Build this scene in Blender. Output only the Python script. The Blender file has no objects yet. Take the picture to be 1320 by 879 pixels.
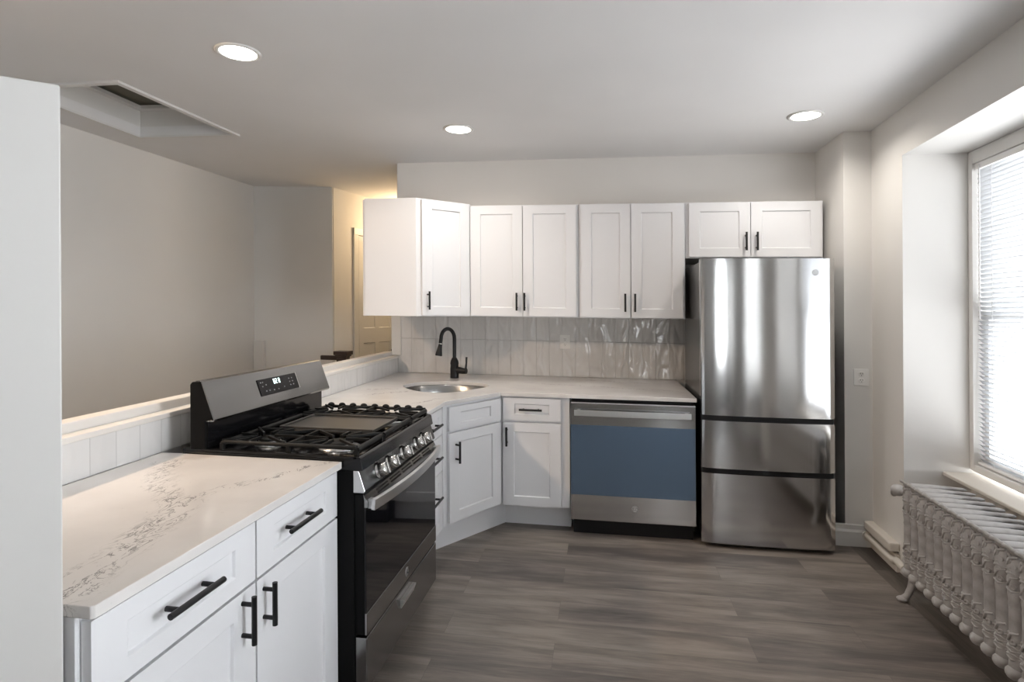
import bpy, bmesh, math, random
from mathutils import Vector, Matrix
random.seed(7)
sc = bpy.context.scene
COL = sc.collection
S = 0.0175                      # the old house's floors run down to the right by one degree

# ------------------------------------------------------------------ camera
def look():
    cd = bpy.data.cameras.new('camera'); co = bpy.data.objects.new('camera', cd); COL.objects.link(co)
    f, yaw, roll, cx, cy = 759.46, .1486, -.0056, 661.17, 400.76
    cd.sensor_width = 36; cd.sensor_fit = 'HORIZONTAL'; cd.lens = f/1320*36
    cd.shift_x = -(cx-660)/1320; cd.shift_y = (cy-439.5)/1320
    cd.clip_start = .05; cd.clip_end = 100
    co.location = (1.5589, -4.4762, 1.4332)
    co.matrix_world = Matrix.Translation(co.location) @ Matrix.Rotation(yaw, 4, 'Z') @ Matrix.Rotation(math.pi/2, 4, 'X') @ Matrix.Rotation(roll, 4, 'Z')
    sc.camera = co
look()

# ------------------------------------------------------------------ light and exposure
sc.view_settings.view_transform = 'Standard'; sc.view_settings.look = 'None'
sc.view_settings.gamma = 1; sc.view_settings.use_curve_mapping = False
sc.view_settings.exposure = 0.0
SKY = 8.8
PORTAL_W = 1.0
DAY_W = 70.0          # daylight through each of the unseen windows, per metre of width
LAMP_W = 6.5          # each kitchen downlight
STAIR_W = 175.0         # warm lamp in the stair room
HALL_W = 12.0
w = bpy.data.worlds.new('sky'); sc.world = w; w.use_nodes = True
bg = w.node_tree.nodes['Background']; bg.inputs[0].default_value = (.96, .98, 1, 1); bg.inputs[1].default_value = SKY

def daylight(name, P, direction, sx, sz, power, color=(.90, .95, 1)):
    ld = bpy.data.lights.new(name, 'AREA'); ld.shape = 'RECTANGLE'; ld.size = sx; ld.size_y = sz
    ld.energy = power; ld.color = color
    o = bpy.data.objects.new(name, ld); COL.objects.link(o)
    o.location = P; o.rotation_euler = Vector(direction).to_track_quat('-Z', 'Y').to_euler()
    return o

# ------------------------------------------------------------------ materials
MATS = {}
def mat(name, col=(.8, .8, .8), rough=.5, metal=0, emit=None, es=0, spec=.5, coat=0, aniso=0):
    if name in MATS: return MATS[name]
    m = bpy.data.materials.new(name); m.use_nodes = True
    b = m.node_tree.nodes['Principled BSDF']
    b.inputs['Base Color'].default_value = (*col, 1); b.inputs['Roughness'].default_value = rough
    b.inputs['Metallic'].default_value = metal; b.inputs['Specular IOR Level'].default_value = spec
    b.inputs['Coat Weight'].default_value = coat; b.inputs['Anisotropic'].default_value = aniso
    if emit: b.inputs['Emission Color'].default_value = (*emit, 1); b.inputs['Emission Strength'].default_value = es
    MATS[name] = m; return m
class NT:
    def __init__(s, m): s.t = m.node_tree; s.b = s.t.nodes['Principled BSDF']
    def n(s, typ, **k):
        x = s.t.nodes.new(typ)
        for a, v in k.items():
            if a.startswith('i_'): x.inputs[a[2:].replace('_', ' ')].default_value = v
            elif a == 'ins':
                for i, q in v.items(): x.inputs[i].default_value = q
            else: setattr(x, a, v)
        return x
    def l(s, a, b): s.t.links.new(a, b)
    def ramp(s, stops, src):
        r = s.n('ShaderNodeValToRGB'); e = r.color_ramp.elements
        while len(e) > 1: e.remove(e[0])
        e[0].position = stops[0][0]; e[0].color = (*stops[0][1], 1)
        for p, c in stops[1:]: q = e.new(p); q.color = (*c, 1)
        s.l(src, r.inputs[0]); return r.outputs[0]
    def math(s, op, a, b=None, clamp=False):
        x = s.n('ShaderNodeMath', operation=op, use_clamp=clamp)
        for i, v in enumerate((a, b)):
            if v is None: continue
            if isinstance(v, (int, float)): x.inputs[i].default_value = v
            else: s.l(v, x.inputs[i])
        return x.outputs[0]
    def coords(s, scale=(1, 1, 1), loc=(0, 0, 0)):
        tc = s.n('ShaderNodeTexCoord'); mp = s.n('ShaderNodeMapping')
        mp.inputs['Scale'].default_value = scale; mp.inputs['Location'].default_value = loc
        s.l(tc.outputs['Object'], mp.inputs[0]); return mp.outputs[0]
    def bump(s, h, strength=.1, dist=.01):
        b = s.n('ShaderNodeBump'); b.inputs['Strength'].default_value = strength; b.inputs['Distance'].default_value = dist
        s.l(h, b.inputs['Height']); s.l(b.outputs[0], s.b.inputs['Normal'])
    def mixc(s, fac, a, b, blend='MIX'):
        x = s.n('ShaderNodeMix', data_type='RGBA', blend_type=blend)
        for i, v in ((0, fac), (6, a), (7, b)):
            if isinstance(v, (int, float)): x.inputs[i].default_value = v
            elif isinstance(v, tuple): x.inputs[i].default_value = (*v, 1)
            else: s.l(v, x.inputs[i])
        return x.outputs[2]

def paint(name, col, rough=.6, bump=.05):
    m = mat(name, col, rough, spec=.3); t = NT(m)
    c = t.coords((1, 1, 1)); n = t.n('ShaderNodeTexNoise', ins={'Scale': 90, 'Detail': 3}); t.l(c, n.inputs[0])
    n2 = t.n('ShaderNodeTexNoise', ins={'Scale': 1.3, 'Detail': 2}); t.l(c, n2.inputs[0])
    d = tuple(x*.96 for x in col)
    t.l(t.ramp([(.35, d), (.65, col)], n2.outputs[0]), t.b.inputs['Base Color'])
    t.bump(n.outputs[0], bump, .002); return m
M_WALL = paint('wall_paint', (.76, .745, .72))
M_CEIL = paint('ceiling_paint', (.80, .79, .785), .8)
M_TRIM = paint('trim_paint', (.74, .73, .71), .35, .03)
M_OLDTRIM = paint('old_trim_paint', (.70, .66, .60), .4, .1)
M_CAB = paint('cabinet_lacquer', (.80, .80, .815), .32, .01)
M_CABIN = mat('cabinet_underside', (.55, .50, .44), .5)
M_BLACK = mat('matte_black_metal', (.012, .012, .013), .38, .3)
M_ENAMEL = mat('black_enamel', (.006, .006, .007), .12, 0, spec=.35)
M_SIDE = mat('black_side_panel', (.006, .006, .006), .6, spec=.1)
M_IRON = mat('cast_iron', (.010, .010, .010), .5, spec=.2)
M_GRID = mat('griddle_iron', (.055, .05, .045), .38)
M_PLASTIC = mat('dark_plastic', (.008, .008, .009), .5, spec=.3)
M_FSIDE = mat('dark_grey_coated_steel', (.10, .10, .10), .25, .4)
M_GLASS = mat('oven_glass', (.004, .004, .005), .04, 0, spec=.4)
M_ALU = mat('brushed_aluminium', (.74, .74, .74), .32, 1)
M_WHITE = mat('white_plastic', (.86, .85, .83), .3)
M_DISC = mat('lamp_diffuser', (1, 1, 1), .5, emit=(1, .95, .88), es=9)
M_NEWEL = mat('dark_stained_wood', (.035, .02, .014), .3)
M_LEDGEWOOD = paint('ledge_paint', (.76, .73, .69), .4, .02)
M_CORD = mat('blind_cord', (.75, .75, .75), .7)

def steel(name, base=.60, rough=.10, tint=(1, 1, 1), axis='z'):
    m = mat(name, tuple(base*x for x in tint), rough, 1, aniso=.8); t = NT(m); t.b.inputs['Anisotropic Rotation'].default_value = .25
    sc_ = {'z': (3, 3, 900), 'h': (3, 3, 700)}[axis]
    c = t.coords(sc_); n = t.n('ShaderNodeTexNoise', ins={'Scale': 1, 'Detail': 2}); t.l(c, n.inputs[0])
    t.bump(n.outputs[0], .03, .001)
    tg = t.n('ShaderNodeTangent', direction_type='RADIAL', axis='Z'); t.l(tg.outputs[0], t.b.inputs['Tangent'])
    return m
M_STEEL = steel('stainless_steel')
M_STEELD = steel('dark_stainless_steel', .29, .18)
M_SINK = mat('sink_steel', (.36, .355, .35), .24, 1)
M_KNOB = mat('knob_steel', (.62, .61, .60), .22, 1)
M_FILM = mat('blue_protective_film', (.14, .21, .31), .25, .6)

def quartz():
    m = mat('veined_quartz', (.75, .73, .70), .14, spec=.5); t = NT(m)
    c = t.coords()
    warp = t.n('ShaderNodeTexNoise', ins={'Scale': 5, 'Detail': 4, 'Roughness': .6}); t.l(c, warp.inputs[0])
    ws = t.n('ShaderNodeVectorMath', operation='SCALE'); ws.inputs['Scale'].default_value = .13
    sub = t.n('ShaderNodeVectorMath', operation='SUBTRACT'); sub.inputs[1].default_value = (.5, .5, .5)
    t.l(warp.outputs[1], sub.inputs[0]); t.l(sub.outputs[0], ws.inputs[0])
    add = t.n('ShaderNodeVectorMath', operation='ADD'); t.l(c, add.inputs[0]); t.l(ws.outputs[0], add.inputs[1])
    sx = t.n('ShaderNodeSeparateXYZ'); t.l(add.outputs[0], sx.inputs[0])
    X, Y = sx.outputs[0], sx.outputs[1]
    def seg(x0, y0, x1, y1, w0):
        L = math.hypot(x1-x0, y1-y0); ux, uy = (x1-x0)/L, (y1-y0)/L
        ax = t.math('SUBTRACT', X, x0); ay = t.math('SUBTRACT', Y, y0)
        al = t.math('ADD', t.math('MULTIPLY', ax, ux), t.math('MULTIPLY', ay, uy))
        al = t.math('MINIMUM', t.math('MAXIMUM', al, 0.0), L)
        dx = t.math('SUBTRACT', ax, t.math('MULTIPLY', al, ux)); dy = t.math('SUBTRACT', ay, t.math('MULTIPLY', al, uy))
        d = t.math('SQRT', t.math('ADD', t.math('MULTIPLY', dx, dx), t.math('MULTIPLY', dy, dy)))
        return t.math('SUBTRACT', 1.0, t.math('DIVIDE', d, w0), True)
    SEGS = [(.60, -2.52, .46, -2.80, .022), (.46, -2.80, .40, -3.0, .03), (.40, -3.0, .46, -3.2, .07), (.46, -3.2, .56, -3.5, .06),
            (.06, -2.62, .24, -2.86, .06), (.24, -2.86, .40, -3.05, .05), (.10, -.95, .30, -.75, .03), (.02, -.72, .18, -.66, .03),
            (.50, -1.20, .58, -1.02, .03), (1.0, -.1, 2.1, -.35, .02), (1.3, .2, 1.9, .05, .02)]
    acc = None
    for s_ in SEGS:
        q = seg(*s_); acc = q if acc is None else t.math('MAXIMUM', acc, q)
    scr = t.n('ShaderNodeTexNoise', ins={'Scale': 26, 'Detail': 5, 'Roughness': .65, 'Distortion': 1.2})
    mp = t.n('ShaderNodeMapping'); mp.inputs['Rotation'].default_value = (0, 0, .9); mp.inputs['Scale'].default_value = (1, .38, 1)
    t.l(c, mp.inputs[0]); t.l(mp.outputs[0], scr.inputs[0])
    ridge = t.math('ABSOLUTE', t.math('SUBTRACT', scr.outputs[0], .5))
    thin = t.math('SUBTRACT', 1.0, t.math('DIVIDE', ridge, .028), True)
    veins = t.math('MULTIPLY', thin, t.math('MULTIPLY', acc, 1.5, True))
    # fine specks and faint background mottle
    sp = t.n('ShaderNodeTexNoise', ins={'Scale': 55, 'Detail': 2}); t.l(c, sp.inputs[0])
    spk = t.math('MULTIPLY', t.math('SUBTRACT', sp.outputs[0], .72), 7.0, True)
    tot = t.math('MAXIMUM', t.math('MULTIPLY', veins, 1.0, True), t.math('MULTIPLY', spk, .5))
    mo = t.n('ShaderNodeTexNoise', ins={'Scale': 4, 'Detail': 6}); t.l(c, mo.inputs[0])
    base = t.ramp([(.35, (.70, .675, .655)), (.65, (.78, .755, .73))], mo.outputs[0])
    t.l(t.mixc(tot, base, (.20, .19, .19)), t.b.inputs['Base Color'])
    return m
M_QUARTZ = quartz()

def tile(name, along, bs=1.0):
    m = mat(name, (.62, .61, .60), .09, spec=.7); t = NT(m)
    tc = t.n('ShaderNodeTexCoord'); sep = t.n('ShaderNodeSeparateXYZ'); t.l(tc.outputs['Object'], sep.inputs[0])
    z = t.math('ADD', sep.outputs[2], t.math('MULTIPLY', sep.outputs[0], S))
    z = t.math('SUBTRACT', z, .914-.29)
    a = sep.outputs[0 if along == 'x' else 1]
    cb = t.n('ShaderNodeCombineXYZ'); t.l(t.math('ADD', a, 4.0), cb.inputs[0]); t.l(z, cb.inputs[1])
    br = t.n('ShaderNodeTexBrick', offset=0, squash=1)
    for k, v in {'Scale': 1, 'Mortar Size': .0016, 'Mortar Smooth': .3, 'Brick Width': .107, 'Row Height': .29}.items(): br.inputs[k].default_value = v
    br.inputs['Color1'].default_value = (.70, .69, .68, 1); br.inputs['Color2'].default_value = (.75, .74, .73, 1); br.inputs['Mortar'].default_value = (.56, .55, .54, 1)
    t.l(cb.outputs[0], br.inputs[0]); t.l(br.outputs[0], t.b.inputs['Base Color'])
    # every tile is pillowed and rippled in its own way
    n = t.n('ShaderNodeTexNoise', ins={'Scale': 1, 'Detail': 1, 'Distortion': .8})
    mp = t.n('ShaderNodeMapping'); mp.inputs['Scale'].default_value = (11, 5, 11); mp.inputs['Rotation'].default_value = (0, 0, .35)
    t.l(cb.outputs[0], mp.inputs[0]); t.l(mp.outputs[0], n.inputs[0])
    h = t.math('SUBTRACT', n.outputs[0], t.math('MULTIPLY', br.outputs['Fac'], .35))
    t.bump(h, bs, .022)
    return m
M_TILE = tile('glossy_rippled_tile', 'x')
M_TILEY = tile('glossy_rippled_tile_side', 'y', .3)

def plank(name, k=1.0, flip=False):
    m = mat(name, (.15, .13, .12), .38, spec=.4); t = NT(m)
    tc = t.n('ShaderNodeTexCoord'); mp = t.n('ShaderNodeMapping')
    if flip: mp.inputs['Rotation'].default_value = (0, 0, math.pi/2)
    t.l(tc.outputs['Object'], mp.inputs[0])
    br = t.n('ShaderNodeTexBrick', offset=.37, offset_frequency=2)
    for a, v in {'Scale': 1, 'Mortar Size': .0007, 'Mortar Smooth': .4, 'Brick Width': 1.35, 'Row Height': .19, 'Bias': 0}.items(): br.inputs[a].default_value = v
    br.inputs['Color1'].default_value = (0, 0, 0, 1); br.inputs['Color2'].default_value = (1, 1, 1, 1); br.inputs['Mortar'].default_value = (.5, .5, .5, 1)
    t.l(mp.outputs[0], br.inputs[0])
    off = t.n('ShaderNodeVectorMath', operation='MULTIPLY'); off.inputs[1].default_value = (7, 3, 5); t.l(br.outputs[0], off.inputs[0])
    ad = t.n('ShaderNodeVectorMath', operation='ADD'); t.l(mp.outputs[0], ad.inputs[0]); t.l(off.outputs[0], ad.inputs[1])
    st = t.n('ShaderNodeMapping'); st.inputs['Scale'].default_value = (1.0, 6.5, 1); t.l(ad.outputs[0], st.inputs[0])
    g = t.n('ShaderNodeTexNoise', ins={'Scale': 1.6, 'Detail': 7, 'Roughness': .62, 'Distortion': .35}); t.l(st.outputs[0], g.inputs[0])
    st2 = t.n('ShaderNodeMapping'); st2.inputs['Scale'].default_value = (5, 120, 1); t.l(ad.outputs[0], st2.inputs[0])
    g2 = t.n('ShaderNodeTexNoise', ins={'Scale': 1.2, 'Detail': 3}); t.l(st2.outputs[0], g2.inputs[0])
    v = t.math('ADD', t.math('MULTIPLY', g.outputs[0], .8), t.math('MULTIPLY', g2.outputs[0], .2))
    sepc = t.n('ShaderNodeSeparateXYZ'); t.l(br.outputs[0], sepc.inputs[0])
    v = t.math('ADD', v, t.math('MULTIPLY', t.math('SUBTRACT', sepc.outputs[0], .5), .16))
    col = t.ramp([(.34, tuple(k*x for x in (.105, .090, .083))), (.50, tuple(k*x for x in (.185, .160, .142))), (.66, tuple(k*x for x in (.29, .25, .215)))], v)
    t.l(t.mixc(t.math('MULTIPLY', br.outputs['Fac'], .5), col, (.05, .043, .04)), t.b.inputs['Base Color'])
    rr = t.ramp([(.3, (.46,)*3), (.7, (.33,)*3)], g.outputs[0]); t.l(rr, t.b.inputs['Roughness'])
    t.bump(t.math('SUBTRACT', v, t.math('MULTIPLY', br.outputs['Fac'], .6)), .18, .003)
    return m
M_FLOOR = plank('grey_brown_vinyl_planks'); M_FLOOR2 = plank('grey_brown_vinyl_planks_lengthwise', .62, True)

def radiator_mat():
    m = mat('painted_cast_iron', (.58, .56, .545), .38); t = NT(m)
    c = t.coords((1, 1, 1)); n = t.n('ShaderNodeTexNoise', ins={'Scale': 60, 'Detail': 4}); t.l(c, n.inputs[0])
    n2 = t.n('ShaderNodeTexNoise', ins={'Scale': 14, 'Detail': 4}); t.l(c, n2.inputs[0])
    t.l(t.ramp([(.35, (.33, .31, .30)), (.55, (.45, .44, .435))], n2.outputs[0]), t.b.inputs['Base Color'])
    t.bump(n.outputs[0], .2, .002); return m
M_RAD = radiator_mat()

def window_glass():
    m = bpy.data.materials.new('window_glass'); m.use_nodes = True; nt = m.node_tree; nt.nodes.clear()
    o = nt.nodes.new('ShaderNodeOutputMaterial'); mx = nt.nodes.new('ShaderNodeMixShader')
    tr = nt.nodes.new('ShaderNodeBsdfTransparent'); gl = nt.nodes.new('ShaderNodeBsdfGlossy'); gl.inputs['Roughness'].default_value = .02
    lw = nt.nodes.new('ShaderNodeLayerWeight'); pw = nt.nodes.new('ShaderNodeMath'); pw.operation = 'POWER'; pw.inputs[1].default_value = 5
    fr = nt.nodes.new('ShaderNodeMath'); fr.operation = 'MULTIPLY_ADD'; fr.inputs[1].default_value = .6; fr.inputs[2].default_value = .03
    nt.links.new(lw.outputs['Facing'], pw.inputs[0]); nt.links.new(pw.outputs[0], fr.inputs[0])
    nt.links.new(fr.outputs[0], mx.inputs[0]); nt.links.new(tr.outputs[0], mx.inputs[1]); nt.links.new(gl.outputs[0], mx.inputs[2]); nt.links.new(mx.outputs[0], o.inputs[0])
    return m
M_PANE = window_glass()
def slat_mat():
    m = bpy.data.materials.new('white_vinyl_slats'); m.use_nodes = True; nt = m.node_tree; nt.nodes.clear()
    o = nt.nodes.new('ShaderNodeOutputMaterial'); mx = nt.nodes.new('ShaderNodeMixShader'); mx.inputs[0].default_value = .35
    d = nt.nodes.new('ShaderNodeBsdfPrincipled'); d.inputs['Base Color'].default_value = (.8, .81, .83, 1); d.inputs['Roughness'].default_value = .4
    tl = nt.nodes.new('ShaderNodeBsdfTranslucent'); tl.inputs[0].default_value = (.7,.72,.74,1)
    nt.links.new(d.outputs[0], mx.inputs[1]); nt.links.new(tl.outputs[0], mx.inputs[2]); nt.links.new(mx.outputs[0], o.inputs[0])
    return m
M_SLAT = slat_mat()

# ------------------------------------------------------------------ mesh helpers
def sh(p): return Vector((p[0], p[1], p[2]-S*p[0]))
class MB:
    """collects shapes in room coordinates; build() links them as one mesh"""
    def __init__(s, xf=None): s.v = []; s.f = []; s.sm = []; s.xf = xf
    def add(s, vs, fs, smooth=False):
        b = len(s.v)
        for p in vs: s.v.append(s.xf(*p) if s.xf else tuple(p))
        for f in fs: s.f.append([b+i for i in f]); s.sm.append(smooth)
        return s
    def box(s, x0, x1, y0, y1, z0, z1):
        return s.add([(x0, y0, z0), (x1, y0, z0), (x1, y1, z0), (x0, y1, z0), (x0, y0, z1), (x1, y0, z1), (x1, y1, z1), (x0, y1, z1)],
                     [(0, 3, 2, 1), (4, 5, 6, 7), (0, 1, 5, 4), (1, 2, 6, 5), (2, 3, 7, 6), (3, 0, 4, 7)])
    def prism(s, poly, z0, z1):
        n = len(poly)
        return s.add([(x, y, z0) for x, y in poly]+[(x, y, z1) for x, y in poly],
                     [tuple(range(n))[::-1], tuple(range(n, 2*n))]+[(i, (i+1) % n, n+(i+1) % n, n+i) for i in range(n)])
    def sweep(s, prof, axis, a0, a1, smooth=False):
        """2-D profile pushed along an axis ('x': prof=(y,z); 'y': prof=(x,z))"""
        n = len(prof); P = (lambda a, p: (a, p[0], p[1])) if axis == 'x' else (lambda a, p: (p[0], a, p[1]))
        s.add([P(a0, p) for p in prof]+[P(a1, p) for p in prof], [tuple(range(n))[::-1], tuple(range(n, 2*n))])
        return s.add([P(a0, p) for p in prof]+[P(a1, p) for p in prof], [(i, (i+1) % n, n+(i+1) % n, n+i) for i in range(n)], smooth)
    def tube(s, pts, r, n=10, cap=True):
        pts = [Vector(p) for p in pts]; rs = r if isinstance(r, (list, tuple)) else [r]*len(pts)
        vs = []; up = None
        for i, p in enumerate(pts):
            d = (pts[min(i+1, len(pts)-1)]-pts[max(i-1, 0)]).normalized()
            if up is None:
                up = Vector((0, 0, 1)) if abs(d.z) < .9 else Vector((1, 0, 0))
            a = (up-d*up.dot(d)).normalized(); up = a; b = d.cross(a)
            for k in range(n):
                t = 2*math.pi*k/n; vs.append(tuple(p+(a*math.cos(t)+b*math.sin(t))*rs[i]))
        fs = [(i*n+k, i*n+(k+1) % n, (i+1)*n+(k+1) % n, (i+1)*n+k) for i in range(len(pts)-1) for k in range(n)]
        s.add(vs, fs, True)
        if cap:
            s.add(vs[:n], [tuple(range(n))[::-1]]); s.add(vs[-n:], [tuple(range(n))])
        return s
    def lathe(s, prof, c, ax=(0, 0, 1), n=20, sx=1.0, cap=True, smooth=True):
        """prof: (radius, height) along ax from c"""
        ax = Vector(ax).normalized(); a = Vector((1, 0, 0)) if abs(ax.x) < .9 else Vector((0, 1, 0))
        a = (a-ax*a.dot(ax)).normalized(); b = ax.cross(a); c = Vector(c); vs = []
        for r, h in prof:
            for k in range(n):
                t = 2*math.pi*k/n; vs.append(tuple(c+ax*h+(a*math.cos(t)*sx+b*math.sin(t))*r))
        m = len(prof)
        s.add(vs, [(i*n+k, i*n+(k+1) % n, (i+1)*n+(k+1) % n, (i+1)*n+k) for i in range(m-1) for k in range(n)], smooth)
        if cap: s.add(vs[:n], [tuple(range(n))[::-1]]); s.add(vs[-n:], [tuple(range(n))])
        return s
    def ellipsoid(s, c, r, n=14, m=9):
        vs = []
        for i in range(m+1):
            ph = math.pi*i/m
            for k in range(n):
                t = 2*math.pi*k/n; vs.append((c[0]+r[0]*math.sin(ph)*math.cos(t), c[1]+r[1]*math.sin(ph)*math.sin(t), c[2]+r[2]*math.cos(ph)))
        return s.add(vs, [(i*n+k, (i+1)*n+k, (i+1)*n+(k+1) % n, i*n+(k+1) % n) for i in range(m) for k in range(n)], True)
    def torus(s, c, R, r, ax=(1, 0, 0), n=16, m=7):
        ax = Vector(ax).normalized(); a = Vector((0, 0, 1)) if abs(ax.z) < .9 else Vector((1, 0, 0)); a = (a-ax*a.dot(ax)).normalized(); b = ax.cross(a); c = Vector(c); vs = []
        for i in range(n):
            t = 2*math.pi*i/n; rad = a*math.cos(t)+b*math.sin(t)
            for k in range(m):
                q = 2*math.pi*k/m; vs.append(tuple(c+rad*(R+r*math.cos(q))+ax*r*math.sin(q)))
        return s.add(vs, [(i*m+k, ((i+1) % n)*m+k, ((i+1) % n)*m+(k+1) % m, i*m+(k+1) % m) for i in range(n) for k in range(m)], True)
    def build(s, name, m, parent=None, bevel=0, seg=2, weld=False):
        L = Vector(parent['_o']) if parent is not None and '_o' in parent else Vector((0, 0, 0))
        me = bpy.data.meshes.new(name)
        me.from_pydata([tuple(sh(p)-L) for p in s.v], [], s.f); me.materials.append(m)
        for p, q in zip(me.polygons, s.sm): p.use_smooth = q
        bm = bmesh.new(); bm.from_mesh(me)
        if weld or bevel: bmesh.ops.remove_doubles(bm, verts=bm.verts, dist=1e-5)
        bmesh.ops.recalc_face_normals(bm, faces=bm.faces); bm.to_mesh(me); bm.free()
        o = bpy.data.objects.new(name, me); COL.objects.link(o)
        if parent is not None:
            o.parent = parent; o['_o'] = tuple(L)
        if bevel:
            b = o.modifiers.new('edge', 'BEVEL'); b.width = bevel; b.segments = seg; b.limit_method = 'ANGLE'; b.angle_limit = .6
        return o
def thing(name, loc, label, cat, group=None):
    o = bpy.data.objects.new(name, None); COL.objects.link(o); L = sh(loc)
    o.location = L; o['_o'] = tuple(L); o.empty_display_size = .1
    o['label'] = label; o['category'] = cat
    if group: o['group'] = group
    return o
def tag(o, label, cat, group=None):
    o['label'] = label; o['category'] = cat
    if group: o['group'] = group
    return o
def struct(o): o['kind'] = 'structure'; return o
def frame2(O, u, nrm):
    """local (a along u, d outward, z) -> room"""
    return lambda a, d, z: (O[0]+u[0]*a+nrm[0]*d, O[1]+u[1]*a+nrm[1]*d, z)

def ring_fill(outer, inners, z0, z1):
    """flat slab with holes; all loops are lists of (x,y)"""
    bm = bmesh.new(); loops = []
    for lp in [outer]+inners:
        vs = [bm.verts.new((x, y, z1)) for x, y in lp]
        for i in range(len(vs)): bm.edges.new((vs[i], vs[(i+1) % len(vs)]))
        loops.append(vs)
    bmesh.ops.triangle_fill(bm, use_beauty=True, use_dissolve=False, edges=bm.edges[:])
    bm.verts.index_update()
    vs = [tuple(v.co) for v in bm.verts]; fs = [[v.index for v in f.verts] for f in bm.faces]; bm.free()
    mb = MB(); mb.add(vs, fs); mb.add([(x, y, z0) for x, y, z in vs], [f[::-1] for f in fs])
    for lp in [outer]+inners:
        n = len(lp); mb.add([(x, y, z0) for x, y in lp]+[(x, y, z1) for x, y in lp], [(i, (i+1) % n, n+(i+1) % n, n+i) for i in range(n)])
    return mb

# ------------------------------------------------------------------ room shell
ZC = 2.606
YB = .37                                  # tiled wall
HATCH = [(-1.52, -1.775), (-.90, -1.775), (-.85, -.885), (-1.52, -.905)]
struct(MB().prism([(-2.4, -7.2), (3.093, -7.2), (3.093, 3.5), (-2.4, 3.5)], -.08, 0).build('floor', M_FLOOR))
struct(MB().prism([(3.093, -7.2), (3.75, -7.2), (3.75, .6), (3.093, .6)], -.08, .0005).build('floor', M_FLOOR2))
struct(ring_fill([(-2.5, -7.3), (3.9, -7.3), (3.9, 3.6), (-2.5, 3.6)], [HATCH], ZC, ZC+.06).build('ceiling', M_CEIL))
struct(MB().box(-.165, 3.5, YB, YB+.12, -.05, ZC).build('wall_back', M_WALL))
struct(MB().box(-.03, 3.09, 0, YB, 2.226, ZC).build('wall_soffit', M_WALL))
struct(MB().box(3.075, 3.7, -.49, YB, -.05, ZC).build('wall_chase', M_WALL))
# right wall: runs very slightly inwards towards the viewer
RW = frame2((3.24, -.468), (-.04695, -.9989), (-.9989, .04695))
WT = .34
wins = [(.448, 2.06), (2.62, 3.62), (5.0, 5.9)]     # niches of the three windows along the wall
ZS, ZT = .60, 2.343
mb = MB(RW)
edges = [0.0]
for a, b in wins: edges += [a, b]
edges.append(7.0)
for i in range(0, len(edges), 2): mb.box(edges[i], edges[i+1], -WT-.1, 0, -.08, ZC)
for a, b in wins: mb.box(a, b, -WT-.1, 0, ZT, ZC); mb.box(a, b, -WT-.1, -WT+.01, -.08, ZS-.02)
struct(mb.build('wall_right', M_WALL))
REAR = frame2((0, -7.15), (1, 0), (0, 1))
mb = MB(REAR)
mb.box(-2.5, 2.45, -WT-.1, 0, -.08, ZC); mb.box(3.0, 3.8, -WT-.1, 0, -.08, ZC); mb.box(2.45, 3.0, -WT-.1, 0, ZT, ZC); mb.box(2.45, 3.0, -WT-.1, 0, -.08, ZS-.02)
struct(mb.build('wall_rear', M_WALL))
LW = frame2((-1.71, .714), (-.0613, -.9981), (-.9981, .0613))
struct(MB(LW).box(-.2, 8.1, 0, .12, -.05, ZC).build('wall_left', M_WALL))
struct(MB().prism([(-1.8, .70), (-.969, .818), (-.99, .95), (-1.8, .85)], -.05, ZC).build('wall_stair', M_WALL))
HW = frame2((-.969, .818), (.2561, .9667), (-.9667, .2561))
struct(MB(HW).box(0.02, 2.6, 0, .12, -.05, ZC).build('wall_hall', M_WALL))
struct(MB().box(-.9, .3, 3.2, 3.3, -.05, ZC).build('wall_hall_end', M_WALL))
struct(MB().box(-.165, -.065, YB+.12, 3.2, -.05, ZC).build('wall_hall_right', M_WALL))
# low partition beside the near counter
struct(MB().prism([(.606, -3.553), (-.05, -4.07), (-.17, -4.07), (-.17, -3.553)], 0, 1.853).build('wall_partition', M_WALL, bevel=.004))
# half wall under the pass-through
PWx = lambda y: -.045-.034*(y+3.0)
struct(MB().prism([(PWx(-3.552)-.012, -3.552), (PWx(YB)-.012, YB), (PWx(YB)-.112, YB), (PWx(-3.552)-.112, -3.552)], 0, 1.035).build('wall_half', M_WALL))
# pass-through ledge: tiled nosing step, then the painted cap board
def along(x0, x1, z0, z1, y0=-3.552, y1=YB-.002):
    return MB().prism([(PWx(y0)+x0, y0), (PWx(y1)+x0, y1), (PWx(y1)+x1, y1), (PWx(y0)+x1, y0)], z0, z1)
struct(along(-.052, .004, 1.0355, 1.056).build('trim_1', M_LEDGEWOOD, bevel=.003))
struct(along(-.115, -.0525, 1.0355, 1.088).build('trim_2', M_LEDGEWOOD, bevel=.004))
struct(MB().box(-.215, -.131, YB-.02, YB-.0005, 1.06, 2.22).build('trim_3', M_TRIM, bevel=.003))
tag(along(-.0115, 0, .915, 1.035).build('half_wall_tile', M_TILEY), 'low strip of glossy white tile on the half wall behind the stove', 'tile')
tag(MB().box(-.13, 2.30, YB-.010, YB-.0005, .915, 1.46).build('backsplash_tile', M_TILE), 'glossy rippled off-white tile backsplash under the wall cabinets', 'tile')
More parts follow.
